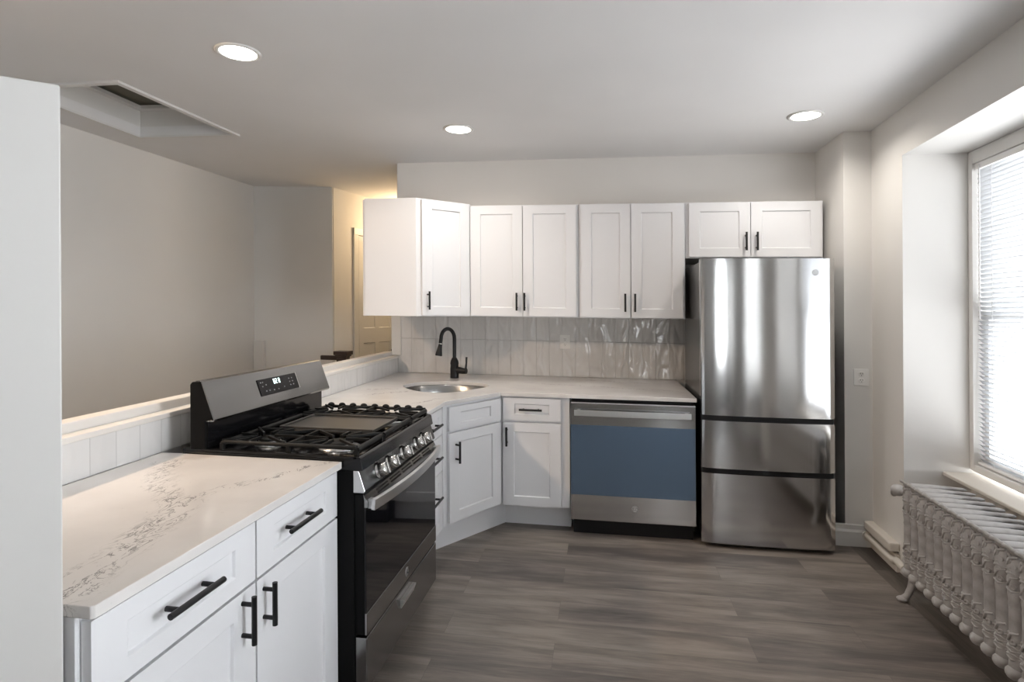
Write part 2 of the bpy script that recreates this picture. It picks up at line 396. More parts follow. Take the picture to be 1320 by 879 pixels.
# baseboard on the chase, boxed pipe chase and pipe on the right wall
bb = [(-.49, 0), (-.512, 0), (-.512, .09), (-.505, .105), (-.503, .13), (-.49, .135)]
struct(MB().sweep(bb, 'x', 2.99, 3.235).build('baseboard_back', M_TRIM))
struct(MB(RW).box(.03, .40, .0, .022, 0, .10).build('baseboard_right', M_OLDTRIM, bevel=.004))
struct(MB(RW).box(.03, .40, .0, .058, .115, .165).build('trim_4', M_OLDTRIM, bevel=.008))
tag(MB(RW).tube([(.03, .045, .075), (.43, .045, .075), (.46, .045, .09), (.60, .06, .10)], .019, 14).tube([(.035, .045, .075), (.055, .045, .075)], .03, 14).build('heating_pipe', M_OLDTRIM),
    'cream painted heating pipe running low along the right wall to the radiator', 'pipe')
# stair room trim piece and hatch casing
struct(MB().box(-1.708, -1.60, .69, .725, 0, 1.14).build('trim_5', M_TRIM, bevel=.003))
def polyoff(P, d):
    c = (sum(p[0] for p in P)/4, sum(p[1] for p in P)/4)
    return [(x+(d if x > c[0] else -d), y+(d if y > c[1] else -d)) for x, y in P]
struct(ring_fill(polyoff(HATCH, .03), [polyoff(HATCH, -.001)], ZC-.012, ZC-.0002).build('trim_6', M_TRIM))
mb = MB()
H2 = polyoff(HATCH, -.012)
o4, i4 = polyoff(HATCH, .02), polyoff(HATCH, 0)
struct(ring_fill(o4, [i4], ZC+.0605, ZC+.24).build('wall_hatch_shaft', M_WALL))
struct(ring_fill(polyoff(HATCH, -.002), [polyoff(HATCH, -.045)], ZC+.165, ZC+.185).build('trim_7', M_TRIM))
t = thing('attic_hatch', (-1.2, -1.35, ZC+.19), 'dark panel at the top of the white recessed ceiling shaft', 'hatch')
MB().prism(polyoff(HATCH, -.003), ZC+.205, ZC+.22).build('panel', mat('hatch_board', (.16, .15, .12), .8), t)

# hall door
t = struct(bpy.data.objects.new('door_1', None)); COL.objects.link(t); t['_o'] = tuple(sh((-.9, 1.2, 0))); t.location = t['_o']
mb = MB(HW); mb.box(.30, .37, -.02, -.001, 0, 2.25); mb.box(.98, 1.05, -.02, -.001, 0, 2.25); mb.box(.30, 1.05, -.022, -.001, 2.19, 2.26)
mb.build('casing', M_TRIM, t, bevel=.004)
def panelled(mb, a0, a1, z0, z1, d0, d1, holes, dep=.008, bw=.006):
    """door slab with recessed panels: front face subdivided by explicit frame pieces"""
    xs = sorted({a0, a1}|{h[0] for h in holes}|{h[1] for h in holes}); zs = sorted({z0, z1}|{h[2] for h in holes}|{h[3] for h in holes})
    for i in range(len(xs)-1):
        for j in range(len(zs)-1):
            cx, cz = (xs[i]+xs[i+1])/2, (zs[j]+zs[j+1])/2
            if any(h[0] < cx < h[1] and h[2] < cz < h[3] for h in holes): continue
            mb.add([(xs[i], d1, zs[j]), (xs[i+1], d1, zs[j]), (xs[i+1], d1, zs[j+1]), (xs[i], d1, zs[j+1])], [(0, 1, 2, 3)])
    sg = 1 if d1 > d0 else -1
    for h in holes:
        o = [(h[0], d1, h[2]), (h[1], d1, h[2]), (h[1], d1, h[3]), (h[0], d1, h[3])]
        q = [(h[0]+bw, d1-sg*dep, h[2]+bw), (h[1]-bw, d1-sg*dep, h[2]+bw), (h[1]-bw, d1-sg*dep, h[3]-bw), (h[0]+bw, d1-sg*dep, h[3]-bw)]
        mb.add(o+q, [(0, 1, 5, 4), (1, 2, 6, 5), (2, 3, 7, 6), (3, 0, 4, 7), (4, 5, 6, 7)])
    c = [(a0, d0, z0), (a1, d0, z0), (a1, d0, z1), (a0, d0, z1), (a0, d1, z0), (a1, d1, z0), (a1, d1, z1), (a0, d1, z1)]
    mb.add(c, [(0, 1, 2, 3), (0, 1, 5, 4), (1, 2, 6, 5), (2, 3, 7, 6), (3, 0, 4, 7)])
    return mb
panelled(MB(HW), .375, .975, .02, 2.185, -.001, -.016, [(.45, .64, 1.25, 2.1), (.71, .90, 1.25, 2.1), (.45, .64, .2, 1.1), (.71, .90, .2, 1.1)]).build('door_leaf', M_TRIM, t)
MB(HW).lathe([(.012, 0), (.012, .03), (.026, .035), (.03, .05), (.02, .062)], (.93, -.016, 1.0), (0, -1, 0)).build('door_knob', M_BLACK, t)

# newel post and rail of the stair
t = thing('newel_post', (-.72, .5, 0), 'dark stained square newel post with stepped cap beyond the pass-through', 'newel post')
MB().box(-.765, -.675, .455, .545, 0, 1.01).build('post', M_NEWEL, t, bevel=.006)
MB().box(-.785, -.655, .435, .565, 1.038, 1.072).box(-.775, -.665, .445, .555, 1.024, 1.038).box(-.765, -.675, .455, .545, 1.01, 1.024).build('cap', M_NEWEL, t, bevel=.004)
tag(MB().box(-.93, -.765, .48, .52, .99, 1.03).build('stair_rail', M_NEWEL, bevel=.008), 'short dark wooden stair rail left of the newel post', 'handrail')

# ------------------------------------------------------------------ windows, sill, blinds
for k, (a, b, RW, toward) in enumerate([(a_, b_, RW, (-.9989, .047, 0)) for a_, b_ in wins]+[(2.45, 3.0, REAR, (0, 1, 0))]):
    t = struct(bpy.data.objects.new('window_%d' % (k+1), None)); COL.objects.link(t)
    L = sh(RW((a+b)/2, -WT, ZS)); t['_o'] = tuple(L); t.location = L
    z0, z1 = ZS+.02, ZT-.002
    mb = MB(RW); f = .045
    mb.box(a+.002, a+f, -WT-.04, -WT+.02, z0, z1); mb.box(b-f, b-.002, -WT-.04, -WT+.02, z0, z1)
    mb.box(a+f, b-f, -WT-.04, -WT+.02, z1-.07, z1); mb.box(a+f, b-f, -WT-.04, -WT+.02, z0, z0+.035)
    mb.build('window_frame', M_TRIM, t, bevel=.004)
    zm = 1.455
    for n_, (q0, q1, dd) in enumerate([(z0+.035, zm+.02, -WT-.035), (zm-.02, z1-.07, -WT-.065)]):
        mb = MB(RW); g = .04
        mb.box(a+f, a+f+g, dd-.028, dd, q0, q1); mb.box(b-f-g, b-f, dd-.028, dd, q0, q1)
        mb.box(a+f+g, b-f-g, dd-.028, dd, q0, q0+g); mb.box(a+f+g, b-f-g, dd-.028, dd, q1-g, q1)
        s_ = mb.build('sash', M_TRIM, t, bevel=.003)
        MB(RW).box(a+f+g, b-f-g, dd-.018, dd-.014, q0+g, q1-g).build('pane', M_PANE, s_)
    o = struct(MB(RW).box(a+.002, b-.002, -WT-.03, -.19, ZS-.022, ZS).build('trim_%d' % (8+k), M_OLDTRIM, bevel=.006))
    lab = ['white slatted blind in the window above the radiator', 'white slatted blind in the second window along the right wall', 'white slatted blind in the window at the far end of the right wall', 'white slatted blind in the narrow window of the rear wall'][k]
    bl = thing('window_blind', RW((a+b)/2, -WT+.0, z1-.07), lab, 'blind')
    x0, x1 = a+f+.006, b-f-.006
    MB(RW).box(x0, x1, -WT-.030, -WT+.012, z1-.105, z1-.072).build('head_rail', M_WHITE, bl, bevel=.002)
    mb = MB(RW); p = .0245; z = z0+.065; wd = .0145; ang = .78 if k == 0 else .1
    while z < z1-.11:
        c_, s2 = math.cos(ang)*wd, math.sin(ang)*wd
        pr = [(-c_, -s2), (-c_*.4, -s2*.4+.0022), (c_*.4, s2*.4+.0022), (c_, s2)]
        mb.add([(x0, -WT-.010+u, z+v) for u, v in pr]+[(x1, -WT-.010+u, z+v) for u, v in pr], [(i, i+1, 5+i, 4+i) for i in range(3)], True)
        z += p
    so = mb.build('slats', M_SLAT, bl); sm_ = so.modifiers.new('thick', 'SOLIDIFY'); sm_.thickness = .0006
    MB(RW).box(x0, x1, -WT-.024, -WT+.004, z0+.040, z0+.054).build('bottom_rail', M_WHITE, bl, bevel=.003)
    nc = 3
    for i in range(nc):
        aa = x0+.14+(x1-x0-.28)*i/(nc-1)
        MB(RW).tube([(aa, -WT+.006, z0+.05), (aa, -WT+.006, z1-.08)], .0011, 5).build('cord', M_CORD, bl)
    MB(RW).tube([(x0+.05, -WT+.016, z1-.9), (x0+.05, -WT+.016, z1-.085)], .004, 6).build('tilt_wand', M_PANE if 0 else M_CORD, bl)
    po = daylight('daylight_portal', sh(RW((a+b)/2, -WT-.12, (z0+z1)/2)), toward, b-a-.06, z1-z0, PORTAL_W if k == 0 else DAY_W*(b-a)*(.12 if k == 3 else .4 if k == 2 else 1))
    po.data.cycles.is_portal = (k == 0)

RW = frame2((3.24, -.468), (-.04695, -.9989), (-.9989, .04695))
# ------------------------------------------------------------------ handles and cabinets
def bar_pull(mb_xf, parent, a, z, length, vertical=False, d=0, r=.0072, off=.034):
    mb = MB(mb_xf); h = length/2; q = h*.66
    if vertical:
        mb.tube([(a, d+off, z-h), (a, d+off, z+h)], r, 10)
        for s_ in (-q, q): mb.tube([(a, d, z+s_), (a, d+off, z+s_)], r*.85, 8)
    else:
        mb.tube([(a-h, d+off, z), (a+h, d+off, z)], r, 10)
        for s_ in (-q, q): mb.tube([(a+s_, d, z), (a+s_, d+off, z)], r*.85, 8)
    return mb.build('handle', M_BLACK, parent)
def front(xf, t, kind, a0, a1, z0, z1, pull, bx=.072, bz=.060, d0=0.002, th=.022):
    bx = min(bx, (a1-a0)*.28); bz = min(bz, (z1-z0)*.27)
    o = panelled(MB(xf), a0, a1, z0, z1, d0, d0+th, [(a0+bx, a1-bx, z0+bz, z1-bz)], dep=.009, bw=.004).build(kind, M_CAB, t, bevel=.0012, seg=1)
    if pull: bar_pull(xf, o, pull[0], pull[1], pull[2], pull[3], d0+th)
    return o

# upper cabinets (box front at y = YU)
YU = -.22; UB, UT = 1.405, 2.222
def wall_cab(name, x0, x1, z0, z1, doors, label, yb=-.0005, deep=True):
    t = thing(name, ((x0+x1)/2, YU, z0), label, 'cabinet')
    mb = MB().box(x0, x1, YU, YB-.011 if z0 < 1.5 and deep else YB-.011, z0, z1)
    mb.build('body', M_CAB, t, bevel=.0015, seg=1)
    xf = frame2((0, YU), (1, 0), (0, -1))
    for a0, a1, p in doors: front(xf, t, 'door', a0, a1, z0+.008, z1-.008, p)
    return t
wall_cab('wall_cabinet', .602, 1.400, UB, UT, [(.613, .996, (.957, 1.516, .128, True)), (1.001, 1.384, (1.012+.002, 1.516, .128, True))],
         'white two-door wall cabinet right of the angled corner cabinet')
wall_cab('wall_cabinet', 1.402, 2.142, UB, UT, [(1.419, 1.765, (1.727, 1.516, .128, True)), (1.770, 2.126, (1.795, 1.516, .128, True))],
         'white two-door wall cabinet left of the refrigerator')
wall_cab('wall_cabinet', 2.144, 3.048, 1.832, UT, [(2.167, 2.573, (2.541, 1.944, .125, True)), (2.578, 3.034, (2.613, 1.944, .125, True))],
         'short white two-door wall cabinet above the refrigerator')
# angled corner cabinet
t = thing('corner_wall_cabinet', (.3, -.2, UB), 'white angled corner wall cabinet with one door above the sink', 'cabinet')
A, B = (.281, -.50), (.600, YU)
MB().prism([(-.098, YB-.03), (-.098, -.50), A, B, (.600, YB-.011), (-.098, YB-.011)], UB, UT+.012).build('body', M_CAB, t, bevel=.0015, seg=1)
MB().box(-.113, -.0985, -.492, YB-.03, UB-.002, UT+.004).build('side_panel', M_CAB, t)
L_ = math.hypot(B[0]-A[0], B[1]-A[1]); u = ((B[0]-A[0])/L_, (B[1]-A[1])/L_)
xf = frame2(A, u, (u[1], -u[0]))
front(xf, t, 'door', .036, L_-.012, UB+.008, UT+.002, (.075, UB+.111, .128, True), bx=.075)

# base cabinets on the back run
XBF = -.612                      # box front
xf = frame2((0, XBF), (1, 0), (0, -1))
t = thing('base_cabinet', (1.1, -.3, 0), 'narrow white base cabinet with one drawer and one door beside the dishwasher', 'cabinet')
MB().box(.905, 1.352, XBF, .35, .165, .889).box(.905, 1.352, -.49, .35, 0, .1655).build('body', M_CAB, t, bevel=.0015, seg=1)
front(xf, t, 'drawer', .915, 1.294, .731, .878, (1.10, .806, .15, False), bx=.075, bz=.04)
front(xf, t, 'door', .912, 1.294, .170, .716, (.941, .626, .125, True))
# angled sink base: two faces joined to the left run
P1, P2 = (.628, -1.085), (.889, -.615)
t = thing('sink_cabinet', (.4, -.4, 0), 'white angled corner base cabinet under the sink with false drawer and door', 'cabinet')
MB().prism([(-.04, -1.084), P1, P2, (.904, XBF), (.904, .35), (-.10, .35)], .165, .66).prism([(-.02, -1.083), (.52, -1.083), (.904, -.488), (.904, .35), (-.10, .35)], 0, .1655).build('body', M_CAB, t, bevel=.0015, seg=1)
L_ = math.hypot(P2[0]-P1[0], P2[1]-P1[1]); u = ((P2[0]-P1[0])/L_, (P2[1]-P1[1])/L_)
xf = frame2(P1, u, (u[1], -u[0]))
MB().prism([P1, P2, (.904, XBF), (.904, XBF+.03), (.875, XBF+.03), (.60, -1.084)], .6605, .889).build('face_rail', M_CAB, t)
front(xf, t, 'drawer', .030, L_-.020, .730, .872, None, bx=.10, bz=.04)
front(xf, t, 'door', .030, L_-.020, .182, .716, (.085, .60, .13, True), bx=.085)
# three-drawer cabinet between stove and angled cabinet
XLF = .606
LF = frame2((XLF, 0), (0, 1), (1, 0))
t = thing('drawer_cabinet', (.3, -1.35, 0), 'white three-drawer base cabinet squeezed between the stove and the sink cabinet', 'cabinet')
MB().prism([(-.04, -1.60), (XLF, -1.60), (XLF, -1.10), (.618, -1.0865), (-.04, -1.0865)], .165, .889).prism([(-.02, -1.60), (.50, -1.60), (.517, -1.0865), (-.02, -1.0865)], 0, .1655).build('body', M_CAB, t, bevel=.0015, seg=1)
for z0, z1 in ((.724, .876), (.510, .717), (.168, .503)):
    front(LF, t, 'drawer', -1.585, -1.115, z0, z1, (-1.32, (z0+z1)/2 + (.0 if z1 > .6 else .05), .19, False), bx=.06, bz=.045)
# near left cabinet
t = thing('base_cabinet', (.3, -3.0, 0), 'wide white base cabinet with two drawers and two doors in the foreground', 'cabinet')
MB().box(-.03, XLF, -3.525, -2.505, .112, .889).box(-.03, XLF-.09, -3.52, -2.505, 0, .1125).build('body', M_CAB, t, bevel=.0015, seg=1)
MB().box(.585, XLF+.001, -3.533, -3.5255, .112, .889).build('end_stile', M_CAB, t, bevel=.001, seg=1)
front(LF, t, 'drawer', -3.522, -3.004, .722, .878, (-3.275, .808, .178, False), bx=.085, bz=.042)
front(LF, t, 'drawer', -2.996, -2.505, .722, .878, (-2.784, .806, .185, False), bx=.085, bz=.042)
front(LF, t, 'door', -3.522, -3.004, .130, .714, (-3.063, .644, .125, True), bx=.095)
front(LF, t, 'door', -2.996, -2.505, .130, .714, (-2.995+.03, .640, .118, True), bx=.095)

# ------------------------------------------------------------------ countertops, sink, faucet
def smooth_loop(P, n=6):
    out = []
    for i in range(len(P)):
        p0, p1, p2, p3 = (Vector((*P[(i+k) % len(P)], 0)) for k in (-1, 0, 1, 2))
        for j in range(n):
            s_ = j/n; out.append(tuple((.5*((2*p1)+(-p0+p2)*s_+(2*p0-5*p1+4*p2-p3)*s_*s_+(-p0+3*p1-3*p2+p3)*s_**3))[:2]))
    return out
SINK = smooth_loop([(.175, -.48), (.27, -.64), (.40, -.745), (.53, -.765), (.63, -.68), (.72, -.51), (.765, -.345), (.70, -.225), (.55, -.165), (.39, -.175), (.25, -.25), (.185, -.35)])
CT0, CT1 = .8895, .914
o = ring_fill([(PWx(-1.60)+.001, -1.605), (PWx(YB)+.001, YB-.011), (2.150, YB-.011), (2.150, -.648), (.899, -.648), (.648, -1.109), (.648, -1.605)], [SINK], CT0, CT1).build('countertop', M_QUARTZ, bevel=.002)
tag(o, 'veined white quartz countertop holding the sink and running to the refrigerator', 'countertop')
o = MB().prism([(PWx(-3.536)+.001, -3.536), (PWx(-2.52)+.001, -2.503), (.648, -2.503), (.648, -3.530), (.642, -3.536)], CT0, CT1).build('countertop', M_QUARTZ, bevel=.002)
tag(o, 'veined white quartz countertop in the left foreground, before the stove', 'countertop')
t = thing('sink', (.47, -.46, .70), 'stainless steel rounded corner sink set under the countertop', 'sink')
c0 = (sum(p[0] for p in SINK)/len(SINK), sum(p[1] for p in SINK)/len(SINK))
def sc_loop(k): return [(c0[0]+(x-c0[0])*k, c0[1]+(y-c0[1])*k) for x, y in SINK]
mb = MB(); N = len(SINK); rings = [(1.035, CT0-.001), (1.0, CT0-.001), (.985, CT0-.006), (.965, .80), (.95, .74), (.88, .712), (.3, .704)]
vs = []
for k_, z in rings: vs += [(x, y, z) for x, y in sc_loop(k_)]
mb.add(vs, [(r*N+i, r*N+(i+1) % N, (r+1)*N+(i+1) % N, (r+1)*N+i) for r in range(len(rings)-1) for i in range(N)]+[tuple((len(rings)-1)*N+i for i in range(N))], True)
o = mb.build('bowl', M_SINK, t); m_ = o.modifiers.new('thick', 'SOLIDIFY'); m_.thickness = .0015
MB().lathe([(.05, 0), (.05, .003), (.035, .004), (.03, .001)], (c0[0], c0[1], .7045), n=20).build('drain', M_KNOB, t)

CT1 = .9155
t = thing('kitchen_faucet', (.41, .05, CT1), 'matte black high-arc pull-down faucet behind the sink', 'faucet')
fx, fy = .412, .055
MB().lathe([(.034, 0), (.034, .07), (.031, .10), (.034, .115), (.030, .135), (.022, .152), (.017, .16)], (fx, fy, CT1), n=20).build('base', M_BLACK, t)
dirx, diry = -.70, -.714
pts = [(fx, fy, CT1+.155), (fx, fy, CT1+.312)]
R = .060
for i in range(1, 15):
    a = math.pi*i/14*1.0
    pts.append((fx+dirx*R*(1-math.cos(a)), fy+diry*R*(1-math.cos(a)), CT1+.312+R*1.25*math.sin(a)))
ex, ey = fx+dirx*2*R, fy+diry*2*R
pts.append((ex+dirx*.006, ey+diry*.006, CT1+.275))
MB().tube(pts, .0145, 14).build('spout', M_BLACK, t)
MB().tube([(ex+dirx*.006, ey+diry*.006, CT1+.277), (ex+dirx*.0065, ey+diry*.0065, CT1+.267)], .0135, 14).build('collar', M_KNOB, t)
MB().tube([(ex+dirx*.007, ey+diry*.007, CT1+.267), (ex+dirx*.014, ey+diry*.014, CT1+.232), (ex+dirx*.022, ey+diry*.022, CT1+.184), (ex+dirx*.023, ey+diry*.023, CT1+.178)], [.0145, .019, .0275, .024], 16).build('spray_head', M_BLACK, t)
MB().tube([(fx, fy, CT1+.062), (fx+.045, fy-.012, CT1+.062), (fx+.075, fy-.02, CT1+.058), (fx+.102, fy-.027, CT1+.058)], [.027, .027, .024, .022], 16).tube([(fx+.094, fy-.025, CT1+.06), (fx+.102, fy-.027, CT1+.12), (fx+.104, fy-.028, CT1+.168)], [.009, .0075, .0085], 10).build('lever', M_BLACK, t)

# ------------------------------------------------------------------ dishwasher
CT1 = .914
t = thing('dishwasher', (1.75, -.6, 0), 'stainless dishwasher with blue protective film across its door', 'dishwasher')
MB().box(1.364, 2.138, -.60, .33, .11, .885).build('body', M_PLASTIC, t)
MB().box(1.372, 2.132, -.58, -.40, 0, .1095).build('toe_kick', M_PLASTIC, t)
prof = [(-.601, .108), (-.648, .108), (-.653, .112), (-.653, .862), (-.648, .867), (-.601, .867)]
o = MB().sweep(prof, 'x', 1.360, 2.142).build('door', M_STEEL, t, bevel=.0015, seg=1)
MB().box(1.360, 2.140, -.6548, -.6535, .272, .722).build('film', M_FILM, t)
mb = MB(); nseg = 16; vs = []
for i in range(nseg+1):
    x = 1.384+(2.112-1.384)*i/nseg; q = (i/nseg-.5)*2; d = -.688-.010*(1-q*q)
    vs += [(x, d, .785), (x, d, .822), (x, d+.012, .822), (x, d+.012, .785)]
mb.add(vs, [(i*4+k, i*4+(k+1) % 4, (i+1)*4+(k+1) % 4, (i+1)*4+k) for i in range(nseg) for k in range(4)]+[(0, 1, 2, 3), tuple(nseg*4+k for k in (3, 2, 1, 0))])
for x in (1.40, 2.078): mb.box(x, x+.022, -.679, -.6525, .788, .819)
mb.build('handle', M_ALU, t, bevel=.002)
def badge(parent, c, ax, up, r):
    """round raised maker's badge: ring and script monogram"""
    mb = MB(); c = Vector(c); ax = Vector(ax); mb.lathe([(r, 0), (r, .0015), (r*.97, .002)], c, ax, n=28)
    o = mb.build('badge', M_ALU, parent)
    mb = MB(); mb.torus(c+ax*.002, r*.86, r*.06, ax, n=28, m=6)
    s = ax.cross(Vector(up)); s = -s
    def cur(pts, w=.05): mb.tube([tuple(c+ax*.0022+s*(x*r)+Vector(up)*(y*r)) for x, y in pts], r*w, 5)
    cur([(-.08, .38), (-.25, .5), (-.45, .35), (-.5, 0), (-.4, -.35), (-.2, -.4), (-.08, -.15), (-.1, .02), (-.28, .02)])
    cur([(.5, .32), (.35, .5), (.15, .4), (.15, .15), (.35, .03), (.14, -.08), (.1, -.3), (.28, -.45), (.5, -.28)])
    mb.build('badge_monogram', M_PLASTIC, o)
badge(t, (1.765, -.6535, .195), (0, -1, 0), (0, 0, 1), .020)

# ------------------------------------------------------------------ refrigerator
t = thing('refrigerator', (2.56, -.3, 0), 'stainless steel refrigerator with one tall door over two drawers', 'refrigerator')
FX0, FX1 = 2.172, 2.952
MB().box(FX0+.004, FX1-.002, -.612, .06, .045, 1.775).build('body', M_FSIDE, t, bevel=.004)
MB().box(FX0+.03, FX1-.03, -.59, .0, .0, .0445).build('base', M_PLASTIC, t)
def bowed(z0, z1):
    mb = MB(); n = 24; vs = []; yb = -.622
    for i in range(n+1):
        q = (i/n-.5)*2; x = FX0+(FX1-FX0)*i/n
        y = -.680-.017*(1-abs(q)**2.6)+(.012*max(0, (abs(q)-.94)/.06)**2)
        vs += [(x, y, z0), (x, y, z1), (x, yb, z1), (x, yb, z0)]
    fs = []
    mb.add([v for v in vs], [(i*4, (i+1)*4, (i+1)*4+1, i*4+1) for i in range(n)], True)
    mb.add(vs, [(i*4+k, i*4+(k+1) % 4, (i+1)*4+(k+1) % 4, (i+1)*4+k) for i in range(n) for k in (1, 2, 3)]+[(0, 1, 2, 3), tuple(n*4+k for k in (3, 2, 1, 0))])
    return mb
bowed(.820, 1.790).build('door', M_STEEL, t)
bowed(.493, .787).build('drawer', M_STEEL, t)
bowed(.030, .461).build('drawer', M_STEEL, t)
for z0, z1 in ((.7875, .8195), (.4615, .4925)): MB().box(FX0+.006, FX1-.006, -.665, -.6125, z0, z1).build('finger_groove', M_PLASTIC, t)
MB().box(FX0+.01, FX0+.07, -.62, -.54, 1.7755, 1.795).build('hinge_cover', M_PLASTIC, t, bevel=.003)
badge(t, (2.838, -.6915, 1.705), (0, -1, 0), (0, 0, 1), .019)

# ------------------------------------------------------------------ gas stove
SY0, SY1 = -2.497, -1.612
t = thing('gas_stove', (.4, -2.05, 0), 'stainless and black five-burner gas stove between the two countertops', 'stove')
MB().box(.02, .688, SY0, SY1, .03, .882).build('body', M_SIDE, t, bevel=.002)
for x in (.08, .62):
    for y in (SY0+.05, SY1-.05): MB().lathe([(.018, 0), (.018, .029)], (x, y, .0), n=12).build('foot', M_PLASTIC, t)
# cooktop pan with raised rim
mb = MB(); mb.sweep([(.02, .8825), (.722, .8825), (.714, .925), (.706, .931), (.690, .931), (.680, .922), (.11, .922), (.10, .931), (.02, .931)], 'y', SY0+.002, SY1-.002)
mb.box(.10, .70, SY0+.002, SY0+.022, .9215, .932); mb.box(.10, .70, SY1-.022, SY1-.002, .9215, .932)
mb.build('cooktop', M_ENAMEL, t, bevel=.002)
# backguard
g = thing  # (parts below belong to the stove)
MB().sweep([(.052, .931), (.052, 1.168), (.060, 1.178), (.098, 1.180), (.148, 1.040), (.112, 1.036), (.112, .9315)], 'y', SY0, SY1+.035).build('backguard', M_SIDE, t, bevel=.003)
MB().box(.1125, .1155, SY0+.012, SY1+.02, .9325, 1.034).build('splash_panel', M_ENAMEL, t, bevel=.001)
mb = MB(); n_ = 10
pr = [(.078, 1.1835), (.094, 1.1845), (.1035, 1.180), (.1535, 1.042), (.150, 1.034), (.120, 1.033)]
inn = [(.078, 1.1805), (.098, 1.1805), (.1485, 1.0405), (.120, 1.0365)]
mb.sweep([pr[0], pr[1], pr[2], pr[3], pr[4], pr[5], (.120, 1.0365), (.1485, 1.0405), (.098, 1.1808), (.078, 1.1808)], 'y', SY0-.003, SY1+.038)
cp = mb.build('control_fascia', M_STEELD, t, bevel=.005, seg=3)
# slanted face frame for the display: a runs along y, v up the slope
sl = Vector((.1035-.1535, 0, 1.180-1.042)); sl_n = sl.normalized(); nn = Vector((sl_n.z, 0, -sl_n.x))
def FA(y, v, d): p = Vector((.1535, 0, 1.042))+sl_n*v+nn*d; return (p.x, y, p.z)
MB(lambda a, b, c: FA(a, b, c)).box(-2.175, -1.862, .040, .112, .0005, .003).build('control_panel', mat('display_glass', (.006, .006, .007), .2, spec=.25), cp, bevel=.001)
MB(lambda a, b, c: FA(a, b, c)).box(-1.8615, -1.858, .039, .113, .0003, .0038).build('panel_edge', M_ALU, cp)
SEG = {'0': 'abcdef', '1': 'bc', '2': 'abged', '3': 'abgcd', '4': 'fgbc', '8': 'abcdefg', '5': 'afgcd'}
mb = MB(lambda a, b, c: FA(a, b, c))
def digit(ch, a, v, w_=.011, h_=.022, th=.0032):
    for q in SEG[ch]:
        r = {'a': (0, w_, h_-th, h_), 'g': (0, w_, h_/2-th/2, h_/2+th/2), 'd': (0, w_, 0, th), 'f': (0, th, h_/2, h_), 'e': (0, th, 0, h_/2), 'b': (w_-th, w_, h_/2, h_), 'c': (w_-th, w_, 0, h_/2)}[q]
        mb.box(a+r[0], a+r[1], v+r[2], v+r[3], .0031, .0036)
digit('0', -2.058, .082); digit('2', -2.041, .082); digit('8', -2.018, .082)
mb.build('display_digits', mat('display_light', (0, 0, 0), .5, emit=(.8, 1, .98), es=3.0), cp)
for a, v in [(-2.155, .098), (-2.14, .098), (-2.148, .080), (-2.13, .058), (-2.105, .058), (-2.12, .085), (-2.07, .056), (-2.035, .056), (-1.985, .060), (-1.93, .092), (-1.905, .092), (-1.93, .077), (-1.905, .077), (-1.93, .062), (-1.905, .062)]:
    MB(lambda a, b, c: FA(a, b, c)).box(a-.004, a+.004, v-.0025, v+.0025, .0031, .0034).build('touch_key', mat('key_print', (.20, .20, .21), .5), cp)
# front control fascia (slanted) with knobs
f0, f1 = Vector((.722, 0, .812)), Vector((.706, 0, .8815))
mb = MB(); mb.sweep([(.689, .8825), (.708, .8822), (.731, .812), (.727, .806), (.689, .806)], 'y', SY0, SY1)
kp = mb.build('knob_fascia', steel('slate_steel', .13, .25), t, bevel=.002)
MB().sweep([(.689, .8823), (.7085, .8822), (.7318, .812), (.7275, .8055), (.689, .8055)], 'y', SY0-.0025, SY0-.0002).build('end_cap', M_ALU, t, bevel=.0008, seg=1)
kd = Vector((.95, 0, .31)).normalized()
for y in (-2.345, -2.235, -2.065, -1.885, -1.785):
    c = Vector((.7205, y, .845))
    k = MB().lathe([(.031, 0), (.031, .004), (.026, .006), (.026, .012), (.0245, .030), (.022, .036), (.010, .037)], c, kd, n=24).build('knob', M_KNOB, t)
    up = kd.cross(Vector((0, 1, 0)))
    mb = MB()
    q0 = c+kd*.034
    ya = Vector((0, 1, 0))
    vs = []
    for dd in (0, .012):
        for sa, sb in ((-.0055, -.020), (.0055, -.020), (.0055, .020), (-.0055, .020)): vs.append(tuple(q0+kd*dd+ya*sa+up*sb))
    mb.add(vs, [(0, 3, 2, 1), (4, 5, 6, 7), (0, 1, 5, 4), (1, 2, 6, 5), (2, 3, 7, 6), (3, 0, 4, 7)]); mb.build('grip', M_KNOB, k, bevel=.0015)
# oven door: black sides, glass front, steel lower strip and vented top
D = MB().box(.690, .726, SY0+.004, SY1-.004, .300, .800).build('oven_door', M_SIDE, t, bevel=.003)
MB().box(.7265, .732, SY0+.004, SY1-.004, .378, .752).build('door_glass', M_GLASS, D, bevel=.001)
MB().box(.7265, .7345, SY0+.004, SY1-.004, .300, .3775).build('lower_strip', M_STEELD, D, bevel=.0015)
mb = MB(); mb.sweep([(.7265, .7525), (.738, .7525), (.738, .770), (.722, .8005), (.7265, .78)], 'y', SY0+.004, SY1-.004)
tr = mb.build('vented_top_strip', M_STEELD, D)
vn = Vector((.7305, 0, .785)); vd = Vector((.722-.738, 0, .8005-.770)).normalized(); vo = Vector((vd.z, 0, -vd.x))
mb = MB()
for y in (-2.33, -2.19, -2.05, -1.91, -1.77):
    for k in (-.0115, 0, .0115):
        c = vn+vd*k
        vs = []
        for dd in (.0, .0012):
            for sa, sb in ((-.055, -.003), (.055, -.003), (.055, .003), (-.055, .003)): p_ = c+vo*dd+vd*sb; vs.append((p_.x, y+sa, p_.z))
        mb.add(vs, [(0, 3, 2, 1), (4, 5, 6, 7), (0, 1, 5, 4), (1, 2, 6, 5), (2, 3, 7, 6), (3, 0, 4, 7)])
mb.build('vent_slots', M_PLASTIC, tr)
mb = MB(); nseg = 20; vs = []
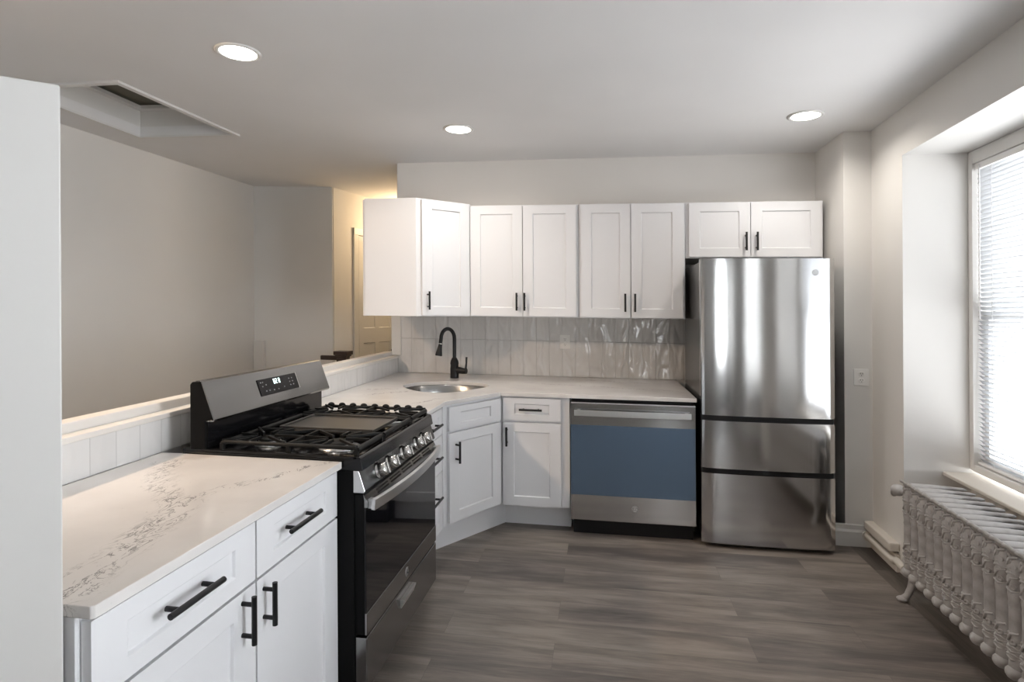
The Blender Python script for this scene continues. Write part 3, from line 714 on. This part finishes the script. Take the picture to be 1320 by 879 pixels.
for i in range(nseg+1):
    y = SY0+.012+(SY1-SY0-.03)*i/nseg; q = (i/nseg-.5)*2; x = .762+.030*(1-abs(q)**2)
    vs += [(x, y, .742), (x+.004, y, .782), (x-.010, y, .784), (x-.014, y, .744)]
mb.add(vs, [(i*4+k, i*4+(k+1) % 4, (i+1)*4+(k+1) % 4, (i+1)*4+k) for i in range(nseg) for k in range(4)]+[(0, 1, 2, 3), tuple(nseg*4+k for k in (3, 2, 1, 0))])
for y in (SY0+.016, SY1-.046): mb.box(.7355, .757, y, y+.026, .746, .780)
mb.build('handle', M_ALU, D, bevel=.002)
badge(D, (.7347, -2.06, .338), (1, 0, 0), (0, 0, 1), .019)
dr = MB().box(.690, .7345, SY0+.003, SY1-.004, .105, .2915).build('warming_drawer', M_STEELD, t, bevel=.004)
hb = [(.7350, .262), (.752, .262), (.752, .256), (.741, .226), (.7350, .226)]
MB().sweep(hb, 'y', -2.15, -1.99).build('handle', M_ALU, dr, bevel=.001)
# burners, grates, griddle
BZ = .9225
for (x, y, r) in ((.27, -2.33, .040), (.56, -2.33, .052), (.27, -1.78, .040), (.56, -1.78, .048), (.41, -2.055, .04)):
    b_ = MB().lathe([(r*1.5, 0), (r*1.5, .003), (r*1.1, .006), (r*1.05, .014), (r, .016)], (x, y, BZ), n=28).build('burner', M_ALU, t)
    MB().lathe([(r*.98, .0), (r*1.02, .004), (r*.9, .009), (r*.2, .010)], (x, y, BZ+.0163), n=28).build('burner_cap', M_IRON, b_)
def bars(mb, segs, z0=.953, h=.012, w_=.011):
    for (x0, y0, x1, y1) in segs:
        d = Vector((x1-x0, y1-y0, 0)); n = Vector((-d.y, d.x, 0)).normalized()*w_/2
        pts = [(x0+n.x, y0+n.y), (x1+n.x, y1+n.y), (x1-n.x, y1-n.y), (x0-n.x, y0-n.y)]
        mb.prism(pts, z0, z0+h)
def grate(y0, y1, bumps):
    mb = MB(); X0, X1 = .165, .690; ym = (y0+y1)/2
    # rounded side rails
    for y in (y0, y1): mb.tube([(X0, y, .951), (X0+.01, y, .957), (X1-.01, y, .957), (X1, y, .951)], .008, 8)
    for x in (X0, X1): mb.tube([(x, y0, .951), (x, y1, .951)], .0105, 8)
    for x in (X0, (X0+X1)/2, X1):
        for y in (y0, y1): mb.box(x-.007, x+.007, y-.007, y+.007, .9325 if y in (SY0,) else .9245, .952)
    xm = (X0+X1)/2
    bars(mb, [(xm, y0, xm, y1)])
    for cx in (.27, .56):
        R_ = .036
        for k in range(8):
            a = math.pi/4*k+math.pi/8*0
            ex, ey = cx+math.cos(a)*.20, ym+math.sin(a)*.20
            ex = min(max(ex, X0 if cx < xm else xm), xm if cx < xm else X1); ey = min(max(ey, y0), y1)
            bars(mb, [(cx+math.cos(a)*R_, ym+math.sin(a)*R_, ex, ey)], .956, .010, .008)
        bars(mb, [(cx-.05, y0, cx-.02, ym-.05), (cx+.05, y1, cx+.02, ym+.05)], .956, .010, .008)
    # upturned finger ends along both side rails
    for i in range(9):
        x = X0+.03+i*(X1-X0-.06)/8
        for y in bumps: mb.ellipsoid((x, y, .964), (.019, .012, .013), 8, 6)
    return mb
grate(-2.472, -2.235, ()).build('grate', M_IRON, t)
grate(-1.868, -1.640, (-1.640,)).build('grate', M_IRON, t)
mb = MB()
for y in (-2.212, -1.890): mb.tube([(.165, y, .951), (.690, y, .951)], .0085, 8)
for x in (.165, .690): mb.tube([(x, -2.212, .951), (x, -1.890, .951)], .0105, 8)
for x in (.165, .690):
    for y in (-2.212, -1.890): mb.box(x-.007, x+.007, y-.007, y+.007, .9245, .952)
mb.build('center_grate', M_IRON, t)
mb = MB(); mb.box(.235, .640, -2.200, -1.902, .950, .958); mb.box(.235, .640, -2.200, -2.190, .958, .966); mb.box(.235, .640, -1.912, -1.902, .958, .966); mb.box(.235, .245, -2.19, -1.912, .958, .966); mb.box(.63, .64, -2.19, -1.912, .958, .963)
mb.build('griddle', M_GRID, t, bevel=.002)

# ------------------------------------------------------------------ radiator
RB = frame2((3.103, -1.235), (-.04695, -.9989), (.9989, -.04695))   # a along the wall, d towards the wall
rad = thing('radiator', RB(.65, .13, 0), 'ornate painted cast iron radiator standing under the window', 'radiator')
PITCH = .0765
def section(a, first):
    mb = MB(RB)
    col = [(.022, 0), (.033, .012), (.031, .03), (.034, .045), (.031, .062), (.034, .080), (.031, .10), (.0315, .225), (.0335, .235), (.0315, .25), (.035, .275), (.032, .30), (.035, .325), (.033, .345), (.037, .37), (.034, .40), (.022, .418)]
    for d in (.0, .105, .21):
        mb.lathe([(r*(1 if d == 0 else .8 if d < .2 else .42), h) for r, h in col], (a, d, .165), n=16)
    # top header: long leaf shaped hump, tapering towards the wall
    n, m = 16, 10; vs = []
    for i in range(n+1):
        q = i/n; d = -.030+q*.275
        w_ = (.016+.0195*math.sin(math.pi*min(1, (q+.05)/.72))**.8) if q < .65 else .0165-.0065*min(1, (q-.65)/.15)
        hh = .013*(1-.3*q) if i not in (0, n) else .004
        for k in range(m):
            th = 2*math.pi*k/m; vs.append((a+w_*math.cos(th), d, .592-.008*max(0, q-.5)+hh*math.sin(th)))
    mb.add(vs, [(i*m+k, i*m+(k+1) % m, (i+1)*m+(k+1) % m, (i+1)*m+k) for i in range(n) for k in range(m)]+[tuple(range(m))[::-1], tuple(n*m+k for k in range(m))], True)
    # raised front lip, scrolls and the ball at the foot of the column
    mb.tube([(a-PITCH/2-.002, -.028, .604), (a, -.035, .611), (a+PITCH/2+.002, -.028, .604)], .0085, 8)
    for z_, r_ in ((.565, .026), (.490, .020), (.288, .017)):
        mb.torus((a-.008, -.027, z_), r_*.62, .0058, (.25, 1, 0), 16, 6); mb.torus((a+.014, -.026, z_-.020), r_*.42, .005, (-.3, 1, 0), 12, 6)
        mb.tube([(a+.026, -.016, z_+.018), (a+.008, -.033, z_+.010), (a-.006, -.034, z_-.016), (a-.024, -.020, z_-.026)], .005, 6)
    for z_, k_ in ((.532, 1), (.518, 1), (.455, -1), (.250, 1), (.236, -1), (.222, 1), (.208, -1), (.264, -1)):
        mb.tube([(a-.030, -.010, z_+.006*k_), (a-.012, -.032, z_-.004*k_), (a+.010, -.033, z_+.004*k_), (a+.030, -.010, z_-.005*k_)], .0046, 6)
    mb.ellipsoid((a, -.008, .153), (.031, .038, .029), 16, 10)
    mb.torus((a, -.034, .155), .014, .006, (0, 1, 0), 14, 6)
    mb.tube([(a, .01, .17), (a, .22, .17)], [.028, .026], 12)
    mb.tube([(a-PITCH/2, .105, .19), (a+PITCH/2, .105, .19)], .024, 10); mb.tube([(a-PITCH/2, .105, .56), (a+PITCH/2, .105, .555)], .018, 10)
    return mb
s0 = section(0, True).build('section', M_RAD, rad)
base = Vector(RB(0, 0, 0)); step = Vector(RB(PITCH, 0, 0))-base; step = Vector((step.x, step.y, -S*step.x))
for i in range(1, 16):
    c = s0.copy(); COL.objects.link(c); c.parent = rad; c.location = s0.location+step*i
def leg(a, d, sg):
    return MB(RB).tube([(a, d, .165), (a-.002, d+sg*.012, .11), (a-.004, d-sg*.002, .07), (a-.006, d-sg*.016, .035), (a-.010, d-sg*.030, .013)], [.026, .024, .017, .016, .020], 12).ellipsoid((a-.010, d-sg*.036, .014), (.024, .030, .014), 12, 8)
for a in (0, PITCH*15):
    for d, sg in ((0, 1), (.21, -1)): leg(a, d, sg).build('leg', M_RAD, rad)
MB(RB).tube([(-.030, .03, .520), (-.15, .02, .520)], .013, 12).ellipsoid((-.175, .01, .520), (.040, .034, .030), 14, 9).build('air_valve', M_RAD, rad)
MB(RB).lathe([(.006, 0), (.013, .006), (.026, .012), (.020, .024), (.006, .030)], (-.205, -.005, .505), (-.3, .9, -.3), n=14).build('valve_knob', M_RAD, rad)

# ------------------------------------------------------------------ outlets
def outlet(x, y, z, label, w_=.088, h_=.105, plain=False):
    t = thing('wall_outlet', (x, y, z), label, 'outlet')
    pl = MB().box(x-w_/2, x+w_/2, y-.006, y-.0004, z-h_/2, z+h_/2).build('cover_plate', M_WHITE, t, bevel=.002)
    for s_ in (-1, 1):
        cz = z+s_*h_*.19
        r = MB().lathe([(.017, 0), (.017, .0015), (.015, .002)], (x, y-.006, cz), (0, -1, 0), n=20).build('receptacle', M_WHITE, pl)
        mb = MB()
        for q in (-.0065, .0065): mb.box(x+q-.0012, x+q+.0012, y-.0087, y-.0081, cz-.001, cz+.008)
        mb.box(x-.0022, x+.0022, y-.0087, y-.0081, cz-.010, cz-.006)
        mb.build('slots', M_PLASTIC, r)
    return t
outlet(3.172, -.49, 1.06, 'white duplex outlet on the narrow wall right of the refrigerator')
outlet(1.265, YB-.010, 1.200, 'white outlet set in the tiled backsplash', .085, .112)

# ------------------------------------------------------------------ recessed ceiling lights
LL = ['round recessed ceiling light above the stove, nearest the camera', 'round recessed ceiling light above the sink corner', 'round recessed ceiling light above the refrigerator']
def downlight(x, y, label, power, col=(1, .94, .86), spot=False):
    t = thing('recessed_light', (x, y, ZC), label, 'ceiling light', 'recessed ceiling lights')
    MB().lathe([(.098, -.0005), (.098, -.005), (.090, -.009), (.080, -.007), (.078, -.0005)], (x, y, ZC), n=36).build('trim_ring', M_TRIM, t)
    MB().lathe([(.078, -.0006), (.078, -.0055), (.03, -.0058)], (x, y, ZC), n=36).build('diffuser', M_DISC, t)
    ld = bpy.data.lights.new('downlight', 'AREA'); ld.shape = 'DISK'; ld.size = .15; ld.energy = power; ld.color = col; ld.spread = math.radians(150)
    o = bpy.data.objects.new('downlight', ld); COL.objects.link(o); o.location = sh((x, y, ZC-.012))
    return t
for (x, y), l in zip([(-.052, -2.033), (.667, -.818), (2.738, -.845)], LL): downlight(x, y, l, LAMP_W)
downlight(-1.14, -3.3, 'round recessed ceiling light in the stair room, hidden by the partition', 0)
ld = bpy.data.lights.new('stair_lamp', 'SPOT'); ld.energy = STAIR_W; ld.color = (1, .74, .52); ld.shadow_soft_size = .045; ld.spot_size = math.radians(104); ld.spot_blend = 1.0
o = bpy.data.objects.new('stair_lamp', ld); COL.objects.link(o); o.location = sh((-1.14, -3.3, ZC-.03))
o.rotation_euler = Vector((1.35, 1.7, -1.75)).to_track_quat('-Z', 'Y').to_euler()
ld = bpy.data.lights.new('hall_lamp', 'POINT'); ld.energy = HALL_W; ld.color = (1, .72, .42); ld.shadow_soft_size = .08
o = bpy.data.objects.new('hall_lamp', ld); COL.objects.link(o); o.location = (-.42, 1.5, 2.35)

for o in list(bpy.data.objects):
    if '_o' in o: del o['_o']
